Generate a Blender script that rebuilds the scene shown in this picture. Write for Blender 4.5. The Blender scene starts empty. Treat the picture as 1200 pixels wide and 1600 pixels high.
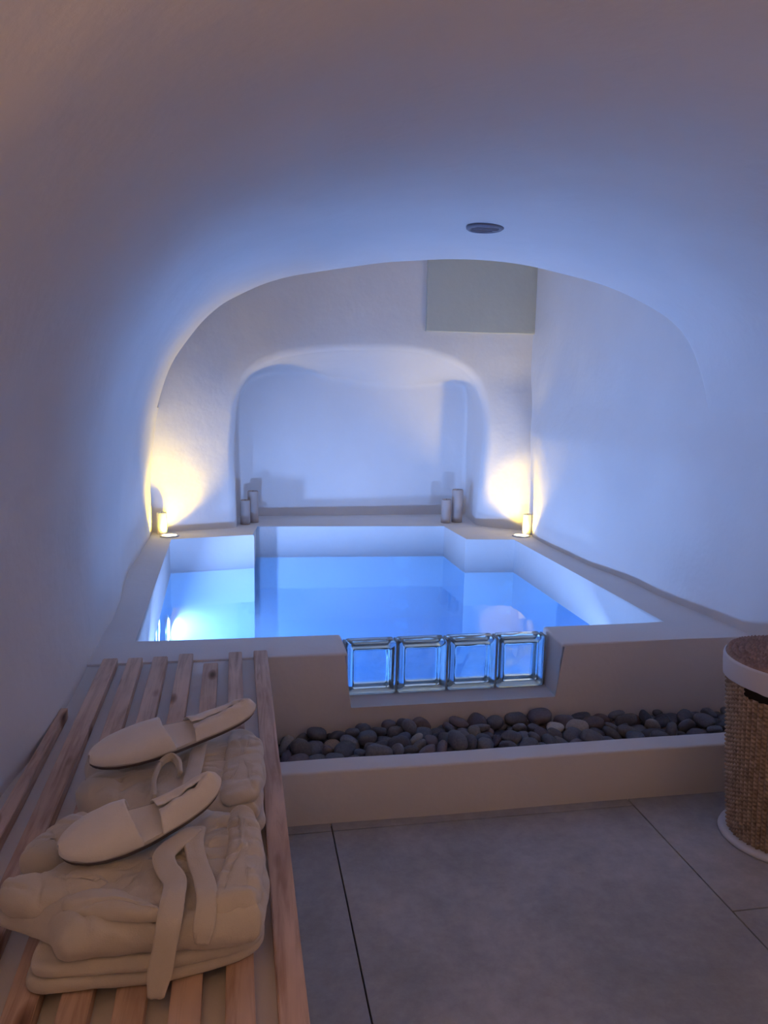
import bpy, bmesh, math, random
from mathutils import Vector, Matrix, noise, Euler
C = bpy.context.scene.collection
sc = bpy.context.scene
PI = math.pi

# ------------------------------------------------------------------ camera
cam_data = bpy.data.cameras.new('camera'); cam = bpy.data.objects.new('camera', cam_data); C.objects.link(cam)
cam_data.sensor_fit = 'VERTICAL'; cam_data.sensor_height = 32.0; cam_data.sensor_width = 24.0
cam_data.lens = 24.0; cam_data.clip_start = 0.02; cam_data.clip_end = 60
RW = Matrix(((0.9830940421, 0.0085793317, -0.1829002442), (-0.1818645770, 0.1616574018, -0.9699444108), (0.0212457034, 0.9868096470, 0.1604847051)))
cam.matrix_world = Matrix.Translation((0, 0, 1.5)) @ RW.to_4x4()
sc.camera = cam

# ------------------------------------------------------------------ world, exposure
w = bpy.data.worlds.new('world'); sc.world = w; w.use_nodes = True
w.node_tree.nodes['Background'].inputs[0].default_value = (0.30, 0.34, 0.5, 1)
w.node_tree.nodes['Background'].inputs[1].default_value = 0.05
sc.view_settings.view_transform = 'Standard'; sc.view_settings.look = 'None'
sc.view_settings.gamma = 1.0; sc.view_settings.use_curve_mapping = False
sc.view_settings.exposure = 0.0
sc.cycles.use_denoising = True
sc.cycles.max_bounces = 14; sc.cycles.diffuse_bounces = 6; sc.cycles.glossy_bounces = 5
sc.cycles.transmission_bounces = 10; sc.cycles.transparent_max_bounces = 12
sc.cycles.caustics_reflective = False; sc.cycles.caustics_refractive = True
sc.cycles.sample_clamp_indirect = 4.0; sc.cycles.blur_glossy = 0.5

def light(name, kind, loc, energy, color, size=0.1, rot=(0, 0, 0), **kw):
    d = bpy.data.lights.new(name, kind); d.energy = energy; d.color = color
    if kind == 'AREA':
        d.shape = 'DISK'; d.size = size
    elif kind in ('POINT', 'SPOT'):
        d.shadow_soft_size = size
    for k, v in kw.items(): setattr(d, k, v)
    o = bpy.data.objects.new(name, d); o.location = loc; o.rotation_euler = rot; C.objects.link(o); return o
# underwater lamps of the pool (front wall, plus one added in the left wall), warm lamps by the photographer, right-hand ones added
for lx, ly, rz, pw, tilt in [(-0.2, 3.108, -14, 195.0, 34), (1.45, 3.108, 14, 118.0, 34), (-0.395, 4.35, -90, 80.0, 70)]:  # last one is added to throw more light on the vault
    light('pool_light', 'AREA', (lx, ly, .115), pw, (0.33, 0.49, 0.95), .13, (math.radians(tilt), 0, math.radians(rz)))
light('room_lamp', 'POINT', (-0.30, -0.9, 1.75), 1.1, (1.0, 0.8, 0.62), 0.12)
light('room_fill_far', 'POINT', (1.5, -1.2, 1.75), 1.3, (1.0, 0.66, 0.50), 0.12)  # added warm fill, no known lamp on this side
light('sconce_light', 'AREA', (-0.36, 0.05, 1.52), 14.0, (1.0, 0.55, 0.26), 0.12, (math.radians(172), math.radians(-14), 0))
light('added_light_right', 'AREA', (1.95, 0.05, 1.52), 8.0, (1.0, 0.60, 0.36), 0.12, (math.radians(168), math.radians(12), 0))  # added to warm the ceiling, no known source here

# ------------------------------------------------------------------ materials
def mat(name, base=(.8, .8, .8), rough=.6, spec=.5):
    m = bpy.data.materials.new(name); m.use_nodes = True
    b = m.node_tree.nodes['Principled BSDF']
    b.inputs['Base Color'].default_value = (*base, 1); b.inputs['Roughness'].default_value = rough
    b.inputs['Specular IOR Level'].default_value = spec
    return m
class N:
    def __init__(s, m): s.t = m.node_tree; s.b = s.t.nodes['Principled BSDF']
    def n(s, kind, **kw):
        x = s.t.nodes.new(kind)
        for k, v in kw.items():
            if k.startswith('i_'): x.inputs[k[2:].replace('_', ' ')].default_value = v
            else: setattr(x, k, v)
        return x
    def l(s, a, b): s.t.links.new(a, b)
    def coords(s, scale=(1, 1, 1), kind='Object'):
        tc = s.n('ShaderNodeTexCoord'); mp = s.n('ShaderNodeMapping'); mp.inputs['Scale'].default_value = scale
        s.l(tc.outputs[kind], mp.inputs['Vector']); return mp.outputs[0]
    def noise(s, co, scale, detail=4, rough=.55, dist=0):
        x = s.n('ShaderNodeTexNoise'); x.inputs['Scale'].default_value = scale; x.inputs['Detail'].default_value = detail
        x.inputs['Roughness'].default_value = rough; x.inputs['Distortion'].default_value = dist
        s.l(co, x.inputs['Vector']); return x.outputs['Fac']
    def ramp(s, fac, stops):
        r = s.n('ShaderNodeValToRGB'); e = r.color_ramp.elements
        while len(e) < len(stops): e.new(.5)
        for q, (p, c) in zip(e, stops): q.position = p; q.color = (*c, 1)
        s.l(fac, r.inputs[0]); return r.outputs[0]
    def bump(s, fac, strength, dist, prev=None):
        b = s.n('ShaderNodeBump'); b.inputs['Strength'].default_value = strength; b.inputs['Distance'].default_value = dist
        s.l(fac, b.inputs['Height'])
        if prev is not None: s.l(prev, b.inputs['Normal'])
        return b.outputs[0]
    def mul(s, a, b):
        x = s.n('ShaderNodeMix', data_type='RGBA', blend_type='MULTIPLY'); x.inputs['Factor'].default_value = 1
        s.l(a, x.inputs[6]); s.l(b, x.inputs[7]); return x.outputs[2]

def plaster(name, base):
    m = mat(name, base, .72, .25); k = N(m); co = k.coords()
    lo = tuple(c * .93 for c in base)
    k.l(k.ramp(k.noise(co, 1.7, 5), [(.3, lo), (.7, base)]), k.b.inputs['Base Color'])
    b1 = k.bump(k.noise(co, 5.5, 3), .35, .02)
    b2 = k.bump(k.noise(co, 60, 4, .6), .16, .004, b1)
    k.l(b2, k.b.inputs['Normal']); return m
M_WALL = plaster('white_plaster', (.73, .71, .71))
M_CURB = plaster('curb_plaster', (.74, .71, .69))
M_POOL = plaster('pool_plaster', (.88, .93, .96))

M_TILE = mat('floor_tile_stone', (.3, .3, .3), .5, .4); k = N(M_TILE); co = k.coords(kind='Generated')
oi = k.n('ShaderNodeObjectInfo'); va = k.n('ShaderNodeVectorMath', operation='ADD'); cc = k.coords()
k.l(cc, va.inputs[0]); k.l(oi.outputs['Location'], va.inputs[1]); co = va.outputs[0]
c1 = k.ramp(k.noise(co, 2.2, 8, .62, .3), [(.28, (.26, .265, .275)), (.5, (.36, .36, .37)), (.74, (.50, .49, .50))])
c2 = k.ramp(k.noise(co, 26, 5, .7), [(.35, (.84, .84, .84)), (.65, (1, 1, 1))])
k.l(k.mul(c1, c2), k.b.inputs['Base Color']); k.l(k.bump(k.noise(co, 40, 4), .1, .002), k.b.inputs['Normal'])
M_GROUT = mat('grout', (.07, .065, .065), .9)

def wood(name, a, b, dark):
    m = mat(name, a, .62, .3); k = N(m)
    oi = k.n('ShaderNodeObjectInfo'); tc = k.n('ShaderNodeTexCoord'); ad = k.n('ShaderNodeVectorMath', operation='ADD')
    sc_ = k.n('ShaderNodeVectorMath', operation='SCALE'); cv = k.n('ShaderNodeCombineXYZ')
    k.l(oi.outputs['Random'], cv.inputs[1]); k.l(oi.outputs['Random'], cv.inputs[0]); k.l(cv.outputs[0], sc_.inputs[0]); sc_.inputs['Scale'].default_value = 17
    k.l(tc.outputs['Object'], ad.inputs[0]); k.l(sc_.outputs[0], ad.inputs[1])
    mp = k.n('ShaderNodeMapping'); mp.inputs['Scale'].default_value = (38, 2.2, 38); k.l(ad.outputs[0], mp.inputs[0])
    g = k.noise(mp.outputs[0], 1.0, 6, .6, 1.2)
    c1 = k.ramp(g, [(.3, b), (.55, a), (.8, tuple(min(1, x * 1.12) for x in a))])
    mp2 = k.n('ShaderNodeMapping'); mp2.inputs['Scale'].default_value = (13, 4.2, 5); k.l(ad.outputs[0], mp2.inputs[0])
    v = k.n('ShaderNodeTexVoronoi'); v.inputs['Scale'].default_value = 1.0; v.inputs['Randomness'].default_value = 1; k.l(mp2.outputs[0], v.inputs['Vector'])
    c2 = k.ramp(v.outputs['Distance'], [(.07, dark), (.16, (.55, .45, .4)), (.24, (1, 1, 1))])
    mp3 = k.n('ShaderNodeMapping'); mp3.inputs['Scale'].default_value = (9, 3.2, 5); k.l(ad.outputs[0], mp3.inputs[0])
    c3 = k.ramp(k.noise(mp3.outputs[0], 1.3, 3), [(.3, (.78, .74, .72)), (.6, (1, 1, 1))])
    k.l(k.mul(k.mul(c1, c2), c3), k.b.inputs['Base Color']); k.l(k.bump(g, .35, .002), k.b.inputs['Normal']); return m
M_WOOD = wood('pine_slat', (.66, .48, .38), (.42, .275, .20), (.13, .075, .05))
M_BATTEN = wood('pine_batten', (.34, .22, .15), (.24, .15, .1), (.1, .06, .04))

def terry(name, base):
    m = mat(name, base, .95, .1); k = N(m); co = k.coords()
    k.b.inputs['Sheen Weight'].default_value = .35; k.b.inputs['Sheen Roughness'].default_value = .5
    k.l(k.ramp(k.noise(co, 9, 4), [(.3, tuple(c * .9 for c in base)), (.7, base)]), k.b.inputs['Base Color'])
    b1 = k.bump(k.noise(co, 26, 4, .6), .30, .006)
    k.l(k.bump(k.noise(co, 420, 2, .7), .5, .0016, b1), k.b.inputs['Normal']); return m
M_TERRY = terry('cream_terry', (.64, .59, .52))
M_SLIP = terry('slipper_terry', (.84, .82, .80))
M_SOLE = mat('slipper_sole', (.11, .095, .10), .8, .2)
M_PIPE = mat('slipper_binding', (.50, .47, .45), .8, .2)

def stone(name, a, b, scale=6):
    m = mat(name, a, .62, .35); k = N(m); co = k.coords()
    oi = k.n('ShaderNodeObjectInfo'); r = k.ramp(oi.outputs['Random'], [(0, (.62, .64, .70)), (.35, (.92, .95, 1.0)), (.7, (1.15, 1.08, 1.05)), (1, (1.5, 1.5, 1.5))])
    k.l(k.mul(k.ramp(k.noise(co, scale, 5, .6), [(.3, a), (.7, b)]), r), k.b.inputs['Base Color'])
    k.l(k.bump(k.noise(co, 90, 3), .2, .002), k.b.inputs['Normal']); return m
M_STONE = stone('dark_pebble', (.085, .095, .115), (.13, .14, .165))
M_STONE2 = stone('purplish_pebble', (.12, .105, .125), (.165, .15, .165))
M_PALE = stone('pale_pebble', (.25, .245, .23), (.33, .32, .29))
M_SPECK = mat('speckled_pebble', (.3, .22, .14), .7, .3); k = N(M_SPECK); co = k.coords()
k.l(k.ramp(k.noise(co, 55, 3), [(.4, (.09, .075, .065)), (.52, (.33, .25, .17)), (.65, (.42, .33, .24))]), k.b.inputs['Base Color'])
M_BED = mat('trough_grit', (.05, .05, .055), .9); k = N(M_BED); co = k.coords(); k.l(k.bump(k.noise(co, 120, 3), 1, .01), k.b.inputs['Normal'])

def wicker(name, a, b):
    m = mat(name, a, .7, .3); k = N(m); co = k.coords()
    c = k.ramp(k.noise(co, 42, 5, .7), [(.3, b), (.55, a), (.8, tuple(min(1, x * 1.4) for x in a))])
    k.l(c, k.b.inputs['Base Color']); k.l(k.bump(k.noise(co, 300, 3), .4, .001), k.b.inputs['Normal']); return m
M_WICK = wicker('seagrass', (.40, .29, .21), (.19, .13, .095))
M_WICKL = wicker('seagrass_lid', (.33, .22, .19), (.19, .12, .10))
M_LINER = mat('white_cloth_liner', (.72, .70, .72), .85, .2)
M_INSIDE_SHADE = mat('basket_inside_shade', (.03, .028, .028), .9)  # near-black colour stands in for the shade inside the hamper
M_PLATE = mat('white_base', (.62, .62, .64), .4, .4)

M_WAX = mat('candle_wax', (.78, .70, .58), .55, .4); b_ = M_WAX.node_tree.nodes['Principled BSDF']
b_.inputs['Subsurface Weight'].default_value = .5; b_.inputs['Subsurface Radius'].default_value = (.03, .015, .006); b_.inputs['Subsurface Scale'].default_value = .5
M_WAX_SHADED = mat('taupe_wax_shaded', (.42, .35, .32), .55, .4)  # taupe wax, darkened to stand in for shade inside the niche
M_WICKT = mat('candle_wick', (.03, .03, .03), .9)
M_METAL = mat('brushed_steel', (.55, .56, .6), .35); M_METAL.node_tree.nodes['Principled BSDF'].inputs['Metallic'].default_value = 1
M_BRASS = mat('brass', (.6, .42, .2), .35); M_BRASS.node_tree.nodes['Principled BSDF'].inputs['Metallic'].default_value = 1
M_VENT = mat('vent_grey', (.17, .18, .24), .5)
M_VENTD = mat('vent_dark', (.05, .05, .07), .7)
M_PANEL = plaster('panel_paint', (.50, .515, .47))
def emit(name, col, s):
    m = mat(name, (0, 0, 0)); b = m.node_tree.nodes['Principled BSDF']
    b.inputs['Emission Color'].default_value = (*col, 1); b.inputs['Emission Strength'].default_value = s; return m
M_UPL = emit('uplight_glass', (1, .93, .72), 9)
UPL_WATT = 46.0; UPL_COLOR = (1.0, 0.68, 0.03)
M_POOLLAMP = emit('pool_lamp_glass', (.45, .7, 1.0), 12)

# water: clear tinted surface with mirror reflection and faint ripples
M_WATER = bpy.data.materials.new('water'); M_WATER.use_nodes = True; t = M_WATER.node_tree; t.nodes.clear()
out = t.nodes.new('ShaderNodeOutputMaterial'); mx = t.nodes.new('ShaderNodeMixShader'); tr = t.nodes.new('ShaderNodeBsdfTransparent')
gl = t.nodes.new('ShaderNodeBsdfGlossy'); fr = t.nodes.new('ShaderNodeFresnel'); bp = t.nodes.new('ShaderNodeBump'); nz = t.nodes.new('ShaderNodeTexNoise'); tc = t.nodes.new('ShaderNodeTexCoord')
tr.inputs[0].default_value = (*(0.96, 0.98, 1.0), 1); gl.inputs[0].default_value = (.9, .95, 1, 1); gl.inputs['Roughness'].default_value = .03
fr.inputs['IOR'].default_value = 1.33; bp.inputs['Strength'].default_value = .12; bp.inputs['Distance'].default_value = .01; nz.inputs['Scale'].default_value = 5; nz.inputs['Detail'].default_value = 2
t.links.new(tc.outputs['Object'], nz.inputs['Vector']); t.links.new(nz.outputs['Fac'], bp.inputs['Height']); t.links.new(bp.outputs[0], gl.inputs['Normal']); t.links.new(bp.outputs[0], fr.inputs['Normal'])
t.links.new(fr.outputs[0], mx.inputs[0]); t.links.new(tr.outputs[0], mx.inputs[1]); t.links.new(gl.outputs[0], mx.inputs[2]); t.links.new(mx.outputs[0], out.inputs[0])
va_ = t.nodes.new('ShaderNodeVolumeAbsorption'); va_.inputs[0].default_value = (*(0.15, 0.66, 1.0), 1); va_.inputs[1].default_value = 0.6
vs_ = t.nodes.new('ShaderNodeVolumeScatter'); vs_.inputs[0].default_value = (.55, .8, 1, 1); vs_.inputs['Density'].default_value = 0.2; vs_.inputs['Anisotropy'].default_value = .3
av_ = t.nodes.new('ShaderNodeAddShader'); t.links.new(va_.outputs[0], av_.inputs[0]); t.links.new(vs_.outputs[0], av_.inputs[1]); t.links.new(av_.outputs[0], out.inputs['Volume'])
M_GLASS = mat('clear_block_glass', (.86, .95, .97), .02); b_ = M_GLASS.node_tree.nodes['Principled BSDF']; b_.inputs['Transmission Weight'].default_value = 1; b_.inputs['IOR'].default_value = 1.45
k = N(M_GLASS); co = k.coords(); k.l(k.bump(k.noise(co, 14, 2), .25, .006), k.b.inputs['Normal'])
M_GRIM = mat('block_rim_glass', (.62, .78, .82), .12); b_ = M_GRIM.node_tree.nodes['Principled BSDF']; b_.inputs['Transmission Weight'].default_value = .85; b_.inputs['IOR'].default_value = 1.45
M_MORTAR = mat('block_mortar', (.32, .40, .44), .6)

# ------------------------------------------------------------------ helpers
def obj(name, bm, m, parent=None, smooth=True, origin=None):
    """link bm (world coordinates) as one mesh object; when parented, coordinates become local to the parent"""
    bmesh.ops.recalc_face_normals(bm, faces=bm.faces)
    me = bpy.data.meshes.new(name); bm.to_mesh(me); bm.free()
    base = Vector((0, 0, 0)); p = parent
    while p is not None: base += Vector(p.location); p = p.parent
    if origin is not None: off = Vector(origin)
    elif parent is None: off = Vector((0, 0, 0))
    else: off = base
    me.transform(Matrix.Translation(-off))
    if m is not None:
        for x in (m if isinstance(m, (list, tuple)) else [m]): me.materials.append(x)
    if smooth:
        for f in me.polygons: f.use_smooth = True
    o = bpy.data.objects.new(name, me); C.objects.link(o); o.location = off - base if parent is not None else off
    if parent is not None: o.parent = parent
    return o
def thing(name, label, cat, loc, group=None):
    o = bpy.data.objects.new(name, None); C.objects.link(o); o.location = loc; o.empty_display_size = .05
    o['label'] = label; o['category'] = cat
    if group: o['group'] = group
    return o
def tag(o, label, cat, group=None):
    o['label'] = label; o['category'] = cat
    if group: o['group'] = group
    return o
def struct(name, bm, m, smooth=True):
    o = obj(name, bm, m, smooth=smooth); o['kind'] = 'structure'; return o
def sharp(o, deg=40):
    me = o.data; me.set_sharp_from_angle(angle=math.radians(deg)); return o
def box_bm(lo, hi, bev=0, seg=2, bm=None):
    b = bm or bmesh.new(); r = bmesh.ops.create_cube(b, size=1)
    for v in r['verts']:
        v.co = Vector([(l + h) / 2 + c * (h - l) for l, h, c in zip(lo, hi, v.co)])
    if bev:
        es = list({e for v in r['verts'] for e in v.link_edges})
        bmesh.ops.bevel(b, geom=es, offset=bev, segments=seg, affect='EDGES', profile=.5)
    return b
def grid_bm(rows, closed_u=False, closed_v=False, bm=None):
    """rows: list of equal-length point lists"""
    b = bm or bmesh.new(); V = [[b.verts.new(p) for p in r] for r in rows]; nr, nc = len(V), len(V[0])
    for i in range(nr if closed_v else nr - 1):
        for j in range(nc if closed_u else nc - 1):
            q = [V[i][j], V[i][(j + 1) % nc], V[(i + 1) % nr][(j + 1) % nc], V[(i + 1) % nr][j]]
            try: b.faces.new(q)
            except ValueError: pass
    return b, V
def lathe_bm(prof, center, n=48, bm=None):
    cx, cy, cz = center
    rows = [[(cx + r * math.cos(2 * PI * i / n), cy + r * math.sin(2 * PI * i / n), cz + z) for i in range(n)] for r, z in prof]
    b, V = grid_bm(rows, closed_u=True, bm=bm)
    if prof[0][0] > 0: b.faces.new(V[0])
    if prof[-1][0] > 0: b.faces.new(V[-1])
    bmesh.ops.remove_doubles(b, verts=b.verts, dist=1e-6)
    return b
def spline(pts, n, closed=False):
    """Catmull-Rom through pts, resampled to n points evenly in length"""
    P = [Vector(p) for p in pts]; m = len(P); out = []
    segs = m if closed else m - 1
    for i in range(segs):
        if closed: a, b, c, d = P[i - 1], P[i], P[(i + 1) % m], P[(i + 2) % m]
        else: a, b, c, d = P[max(i - 1, 0)], P[i], P[i + 1], P[min(i + 2, m - 1)]
        for s in range(24):
            t = s / 24
            out.append(.5 * ((2 * b) + (c - a) * t + (2 * a - 5 * b + 4 * c - d) * t * t + (3 * b - a - 3 * c + d) * t ** 3))
    out.append(P[0].copy() if closed else P[-1].copy())
    L = [0]
    for i in range(1, len(out)): L.append(L[-1] + (out[i] - out[i - 1]).length)
    res = []; j = 0; cnt = n if closed else n - 1
    for q in range(n):
        t = L[-1] * q / cnt
        while j < len(L) - 2 and L[j + 1] < t: j += 1
        f = (t - L[j]) / max(L[j + 1] - L[j], 1e-9); res.append(out[j].lerp(out[j + 1], min(1, f)))
    return res
def interp(tab, x):
    if x <= tab[0][0]: return tab[0][1]
    for (a, b), (c, d) in zip(tab, tab[1:]):
        if x <= c:
            t = (x - a) / (c - a); t = t * t * (3 - 2 * t); return b + (d - b) * t
    return tab[-1][1]
def nz3(p, s, seed=0): return noise.noise(Vector((p[0] * s + seed, p[1] * s - seed * .7, p[2] * s + seed * .3)))
def tri_fill(polys, y=None, z=None):
    pass

# ------------------------------------------------------------------ cave shell: walls and vaulted ceiling
LX = [(1.9, -.60), (2.38, -.562), (3.3, -.565), (4.3, -.60), (5.4, -.612)]      # left wall foot along the room
RX = [(2.9, 2.17), (3.6, 2.10), (4.3, 2.03), (4.9, 2.03), (5.4, 2.10)]           # right wall foot
SECT = [(-.60, 0), (-.60, .25), (-.60, .5), (-.595, .8), (-.575, 1.05), (-.55, 1.25), (-.50, 1.44), (-.42, 1.63), (-.30, 1.80), (-.17, 1.925), (-.02, 2.02), (.28, 2.125), (.6, 2.165),
        (.9, 2.18), (1.2, 2.17), (1.45, 2.12), (1.756, 2.0), (1.93, 1.89), (2.05, 1.77), (2.13, 1.60), (2.17, 1.4), (2.17, 1.1), (2.17, .7), (2.17, .3), (2.17, 0)]
S = [(p.x, p.y) for p in spline([(a, b, 0) for a, b in SECT], 210)]
def lip_y(x): return 5.33 - (x + .6) * .742
def shell(i, y, n=True):
    x, z = S[i]
    wl = 1 if z < 1.2 else max(0, 1 - (z - 1.2) / .7)
    x += (interp(LX, y) + .60) * wl if x < .8 else (interp(RX, y) - 2.17) * wl
    p = Vector((x, y, z))
    if n:
        a = S[max(i - 1, 0)]; b = S[min(i + 1, len(S) - 1)]
        t = Vector((b[0] - a[0], 0, b[1] - a[1])).normalized(); nrm = Vector((-t.z, 0, t.x))
        p += nrm * (.016 * nz3((x, y, z), 1.3, 3) + .006 * nz3((x, y, z), 3.7, 8))
    return p
i0 = next(i for i in range(len(S)) if S[i][1] > 1.32)
i1 = max(i for i in range(len(S)) if S[i][1] > 1.42)
Y0, Y1 = -1.6, 5.62
ys = [Y0 + (Y1 - Y0) * j / 180 for j in range(181)]
b, V = grid_bm([[shell(i, y) for i in range(0, i0 + 1)] for y in ys])
rows = [[Vector((-.60 + .03 * 0, y, 1.30)) , Vector((-.62, y, 1.9)), Vector((-.62, y, 2.7))] for y in [4.9, 5.2, 5.62]]
grid_bm(rows, bm=b)
struct('wall_left', b, M_WALL)
rows = []
for y in ys:
    r = [shell(i, y) for i in range(i1, len(S))][::-1]
    if y > 2.9:
        x0 = r[-1].x; zt = r[-1].z
        r += [Vector((x0 + .012 * nz3((x0, y, zt + q * .07), 1.6, 5) * min(1, q / 4), y, zt + q * .07)) for q in range(1, 19)]
    else: r += [r[-1] + Vector((.0006 * q, 0, .0004 * q)) for q in range(1, 19)]
    rows.append(r)
b, V = grid_bm(rows); struct('wall_right', b, M_WALL)
rows = []; NV = 170
for v in range(NV + 1):
    r = []
    for i in range(i0, i1 + 1):
        L = min(lip_y(S[i][0]), 5.6) + .03 * nz3((S[i][0], 0, S[i][1]), 2.2, 21)
        if v == 0: L0 = L
        r.append(shell(i, Y0 + (L - Y0) * v / NV))
    rows.append(r)
R = .045
for a in list(range(1, 9)) + [9, 10]:
    r = []
    for q, i in enumerate(range(i0, i1 + 1)):
        pa = S[i - 1]; pb = S[i + 1]; t_ = Vector((pb[0] - pa[0], 0, pb[1] - pa[1])).normalized(); nrm = Vector((-t_.z, 0, t_.x))
        p = rows[NV][q]
        if a <= 8:
            th = a / 8 * PI / 2; r.append(p + Vector((0, R * math.sin(th), 0)) + nrm * R * (1 - math.cos(th)))
        else: r.append(p + Vector((0, R, 0)) + nrm * (R + (a - 8) * .25))
    rows.append(r)
b, V = grid_bm(rows)
struct('ceiling', b, M_WALL)
struct('trim_1', box_bm((-.9, 2.6, 2.66), (2.7, 6.0, 2.74)), M_WALL)      # flat roof of the pool chamber
struct('wall_back', box_bm((-1.0, -1.75, 0), (2.6, -1.6, 2.6)), M_WALL, smooth=False)

# wall behind the pool with the rounded niche
NF = [(-.031, .40), (-.034, .60), (-.038, .78), (-.044, 1.05), (-.024, 1.32), (.010, 1.46), (.095, 1.59), (.289, 1.684), (.56, 1.732), (.86, 1.753), (1.21, 1.755), (1.50, 1.694),
      (1.69, 1.585), (1.765, 1.44), (1.792, 1.255), (1.785, .967), (1.772, .70), (1.766, .55), (1.766, .40)]
NBK = [(-.05, .40), (-.05, .60), (-.05, .80), (-.05, 1.05), (-.035, 1.30), (-.005, 1.44), (.08, 1.545), (.267, 1.605), (.52, 1.60), (.80, 1.545), (1.15, 1.515), (1.50, 1.535),
       (1.70, 1.54), (1.79, 1.50), (1.815, 1.30), (1.816, 1.02), (1.822, .72), (1.826, .56), (1.826, .40)]
nA = 150
A = spline([(x, z, 0) for x, z in NF], nA); B = spline([(x, z, 0) for x, z in NBK], nA)
cen = Vector((.87, .40, 0))
def wy(x, z=.5): return 5.55 - (.24 - .18 * max(0, min(1, (z - 1.0) / .6))) * max(0, min(1, (x - 1.74) / .28)) - .14 * max(0, min(1, (-.05 - x) / .5))
rows = []
def outer(p):
    d = (p - cen); t = 1e9
    if d.x > 1e-6: t = min(t, (2.4 - cen.x) / d.x)
    if d.x < -1e-6: t = min(t, (-.9 - cen.x) / d.x)
    if d.y > 1e-6: t = min(t, (2.75 - cen.y) / d.y)
    return cen + d * t
for f in [1, .85, .7, .56, .44, .34, .25, .17, .11, .07]:
    r = []
    for p in A:
        e = (p - cen).normalized(); st = p + e * .04; q = st.lerp(outer(p), f)
        bulge = .018 * nz3((q.x, 0, q.y), 1.6, 11) + .006 * nz3((q.x, 0, q.y), 5, 4)
        r.append((q.x, wy(q.x, q.y) + bulge, q.y))
    rows.append(r)
for a in range(0, 9):
    th = a / 8 * PI / 2; r = []
    for p in A:
        e = (p - cen).normalized(); c = p + e * .06 * (1 - math.sin(th))
        bulge = .018 * nz3((c.x, 0, c.y), 1.6, 11)
        r.append((c.x, wy(c.x, c.y) + bulge + .06 * (1 - math.cos(th)), c.y))
    rows.append(r)
for f in [.12, .25, .4, .55, .7, .82, .9, .95, .985]:
    r = []
    for p, q in zip(A, B):
        c = p.lerp(q, f); r.append((c.x + .01 * nz3((c.x, f, c.y), 3, 2), 5.61 + .44 * f, c.y + .012 * nz3((c.x, f, c.y), 3, 9)))
    rows.append(r)
for f in [.02, .04, .1, .3, .6, 1]:
    rows.append([((q.lerp(cen, f)).x, 6.06, (q.lerp(cen, f)).y) for q in B])
b, V = grid_bm(rows); bmesh.ops.remove_doubles(b, verts=b.verts, dist=1e-5); WALL_FAR = struct('wall_far', b, M_WALL)

# ------------------------------------------------------------------ pool: deck with basin, front wall with notch
ZC, ZW, ZF = .475, .24, 0.0
PB = [(-.41, 3.07), (-.468, 5.17), (.087, 5.27), (.106, 5.61), (1.51, 5.53), (1.52, 5.0), (1.87, 4.98), (1.875, 3.07)]
def fill_with_hole(outer_, inner_, z):
    b = bmesh.new(); es = []
    for ring in (outer_, inner_):
        vs = [b.verts.new((x, y, z)) for x, y in ring]
        es += [b.edges.new((vs[i], vs[(i + 1) % len(vs)])) for i in range(len(vs))]
    bmesh.ops.triangle_fill(b, use_beauty=True, use_dissolve=False, edges=es); return b
# deck = U shape open to the front wall, basin faces hang from its inner edge
b = bmesh.new()
outl = [(-.41, 3.07), (-.80, 3.07), (-.80, 6.2), (2.35, 6.2), (2.35, 3.07), (1.875, 3.07)] + PB[::-1][1:-1]
top = [b.verts.new((x, y, ZC)) for x, y in outl]; b.faces.new(top)
low = {i: b.verts.new((outl[i][0], outl[i][1], ZF)) for i in [0] + list(range(5, len(outl)))}
ring = [0] + list(range(len(outl) - 1, 4, -1))
inner_edges = []
for a, c in zip(ring, ring[1:]):
    b.faces.new([top[a], top[c], low[c], low[a]]); inner_edges.append(b.edges.get((top[a], top[c])))
bmesh.ops.bevel(b, geom=[e for e in inner_edges if e], offset=.011, segments=3, affect='EDGES', profile=.5)
bmesh.ops.triangulate(b, faces=[f for f in b.faces if len(f.verts) > 4])
o = struct('pool_deck', b, M_WALL); sharp(o, 30)
b = bmesh.new(); b.faces.new([b.verts.new((x, y, ZF)) for x, y in [(-.8, 3.0), (2.3, 3.0), (2.3, 5.7), (-.8, 5.7)]]); struct('pool_floor', b, M_POOL, smooth=False)
# front wall of the pool, U notch for the glass blocks
prof = [(-.80, -.9), (2.35, -.9), (2.35, ZC), (1.875, ZC), (1.29, ZC), (1.285, .236), (.408, .236), (.405, ZC), (-.41, ZC), (-.80, ZC)]
b = bmesh.new()
F = [b.verts.new((x, 2.835 + .004 * math.sin(x * 5), z)) for x, z in prof]; K = [b.verts.new((x + (.012 if 1.2 < x < 1.3 else 0) , 3.075 if True else 0, z)) for x, z in prof]
b.faces.new(F); b.faces.new(K[::-1]); n_ = len(prof)
for i in range(n_): b.faces.new([F[i], F[(i + 1) % n_], K[(i + 1) % n_], K[i]])
es = []
for i in range(2, 9): es.append(b.edges.get((F[i], F[i + 1])))
for i in (3, 4, 5, 6, 7): es.append(b.edges.get((K[i], K[i + 1])))
for i in (4, 7): es.append(b.edges.get((F[i], K[i])))
bmesh.ops.bevel(b, geom=es, offset=.012, segments=3, affect='EDGES', profile=.5, clamp_overlap=True)
bmesh.ops.triangulate(b, faces=[f for f in b.faces if len(f.verts) > 4])
o = struct('pool_front_wall', b, M_WALL); sharp(o, 30)
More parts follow.
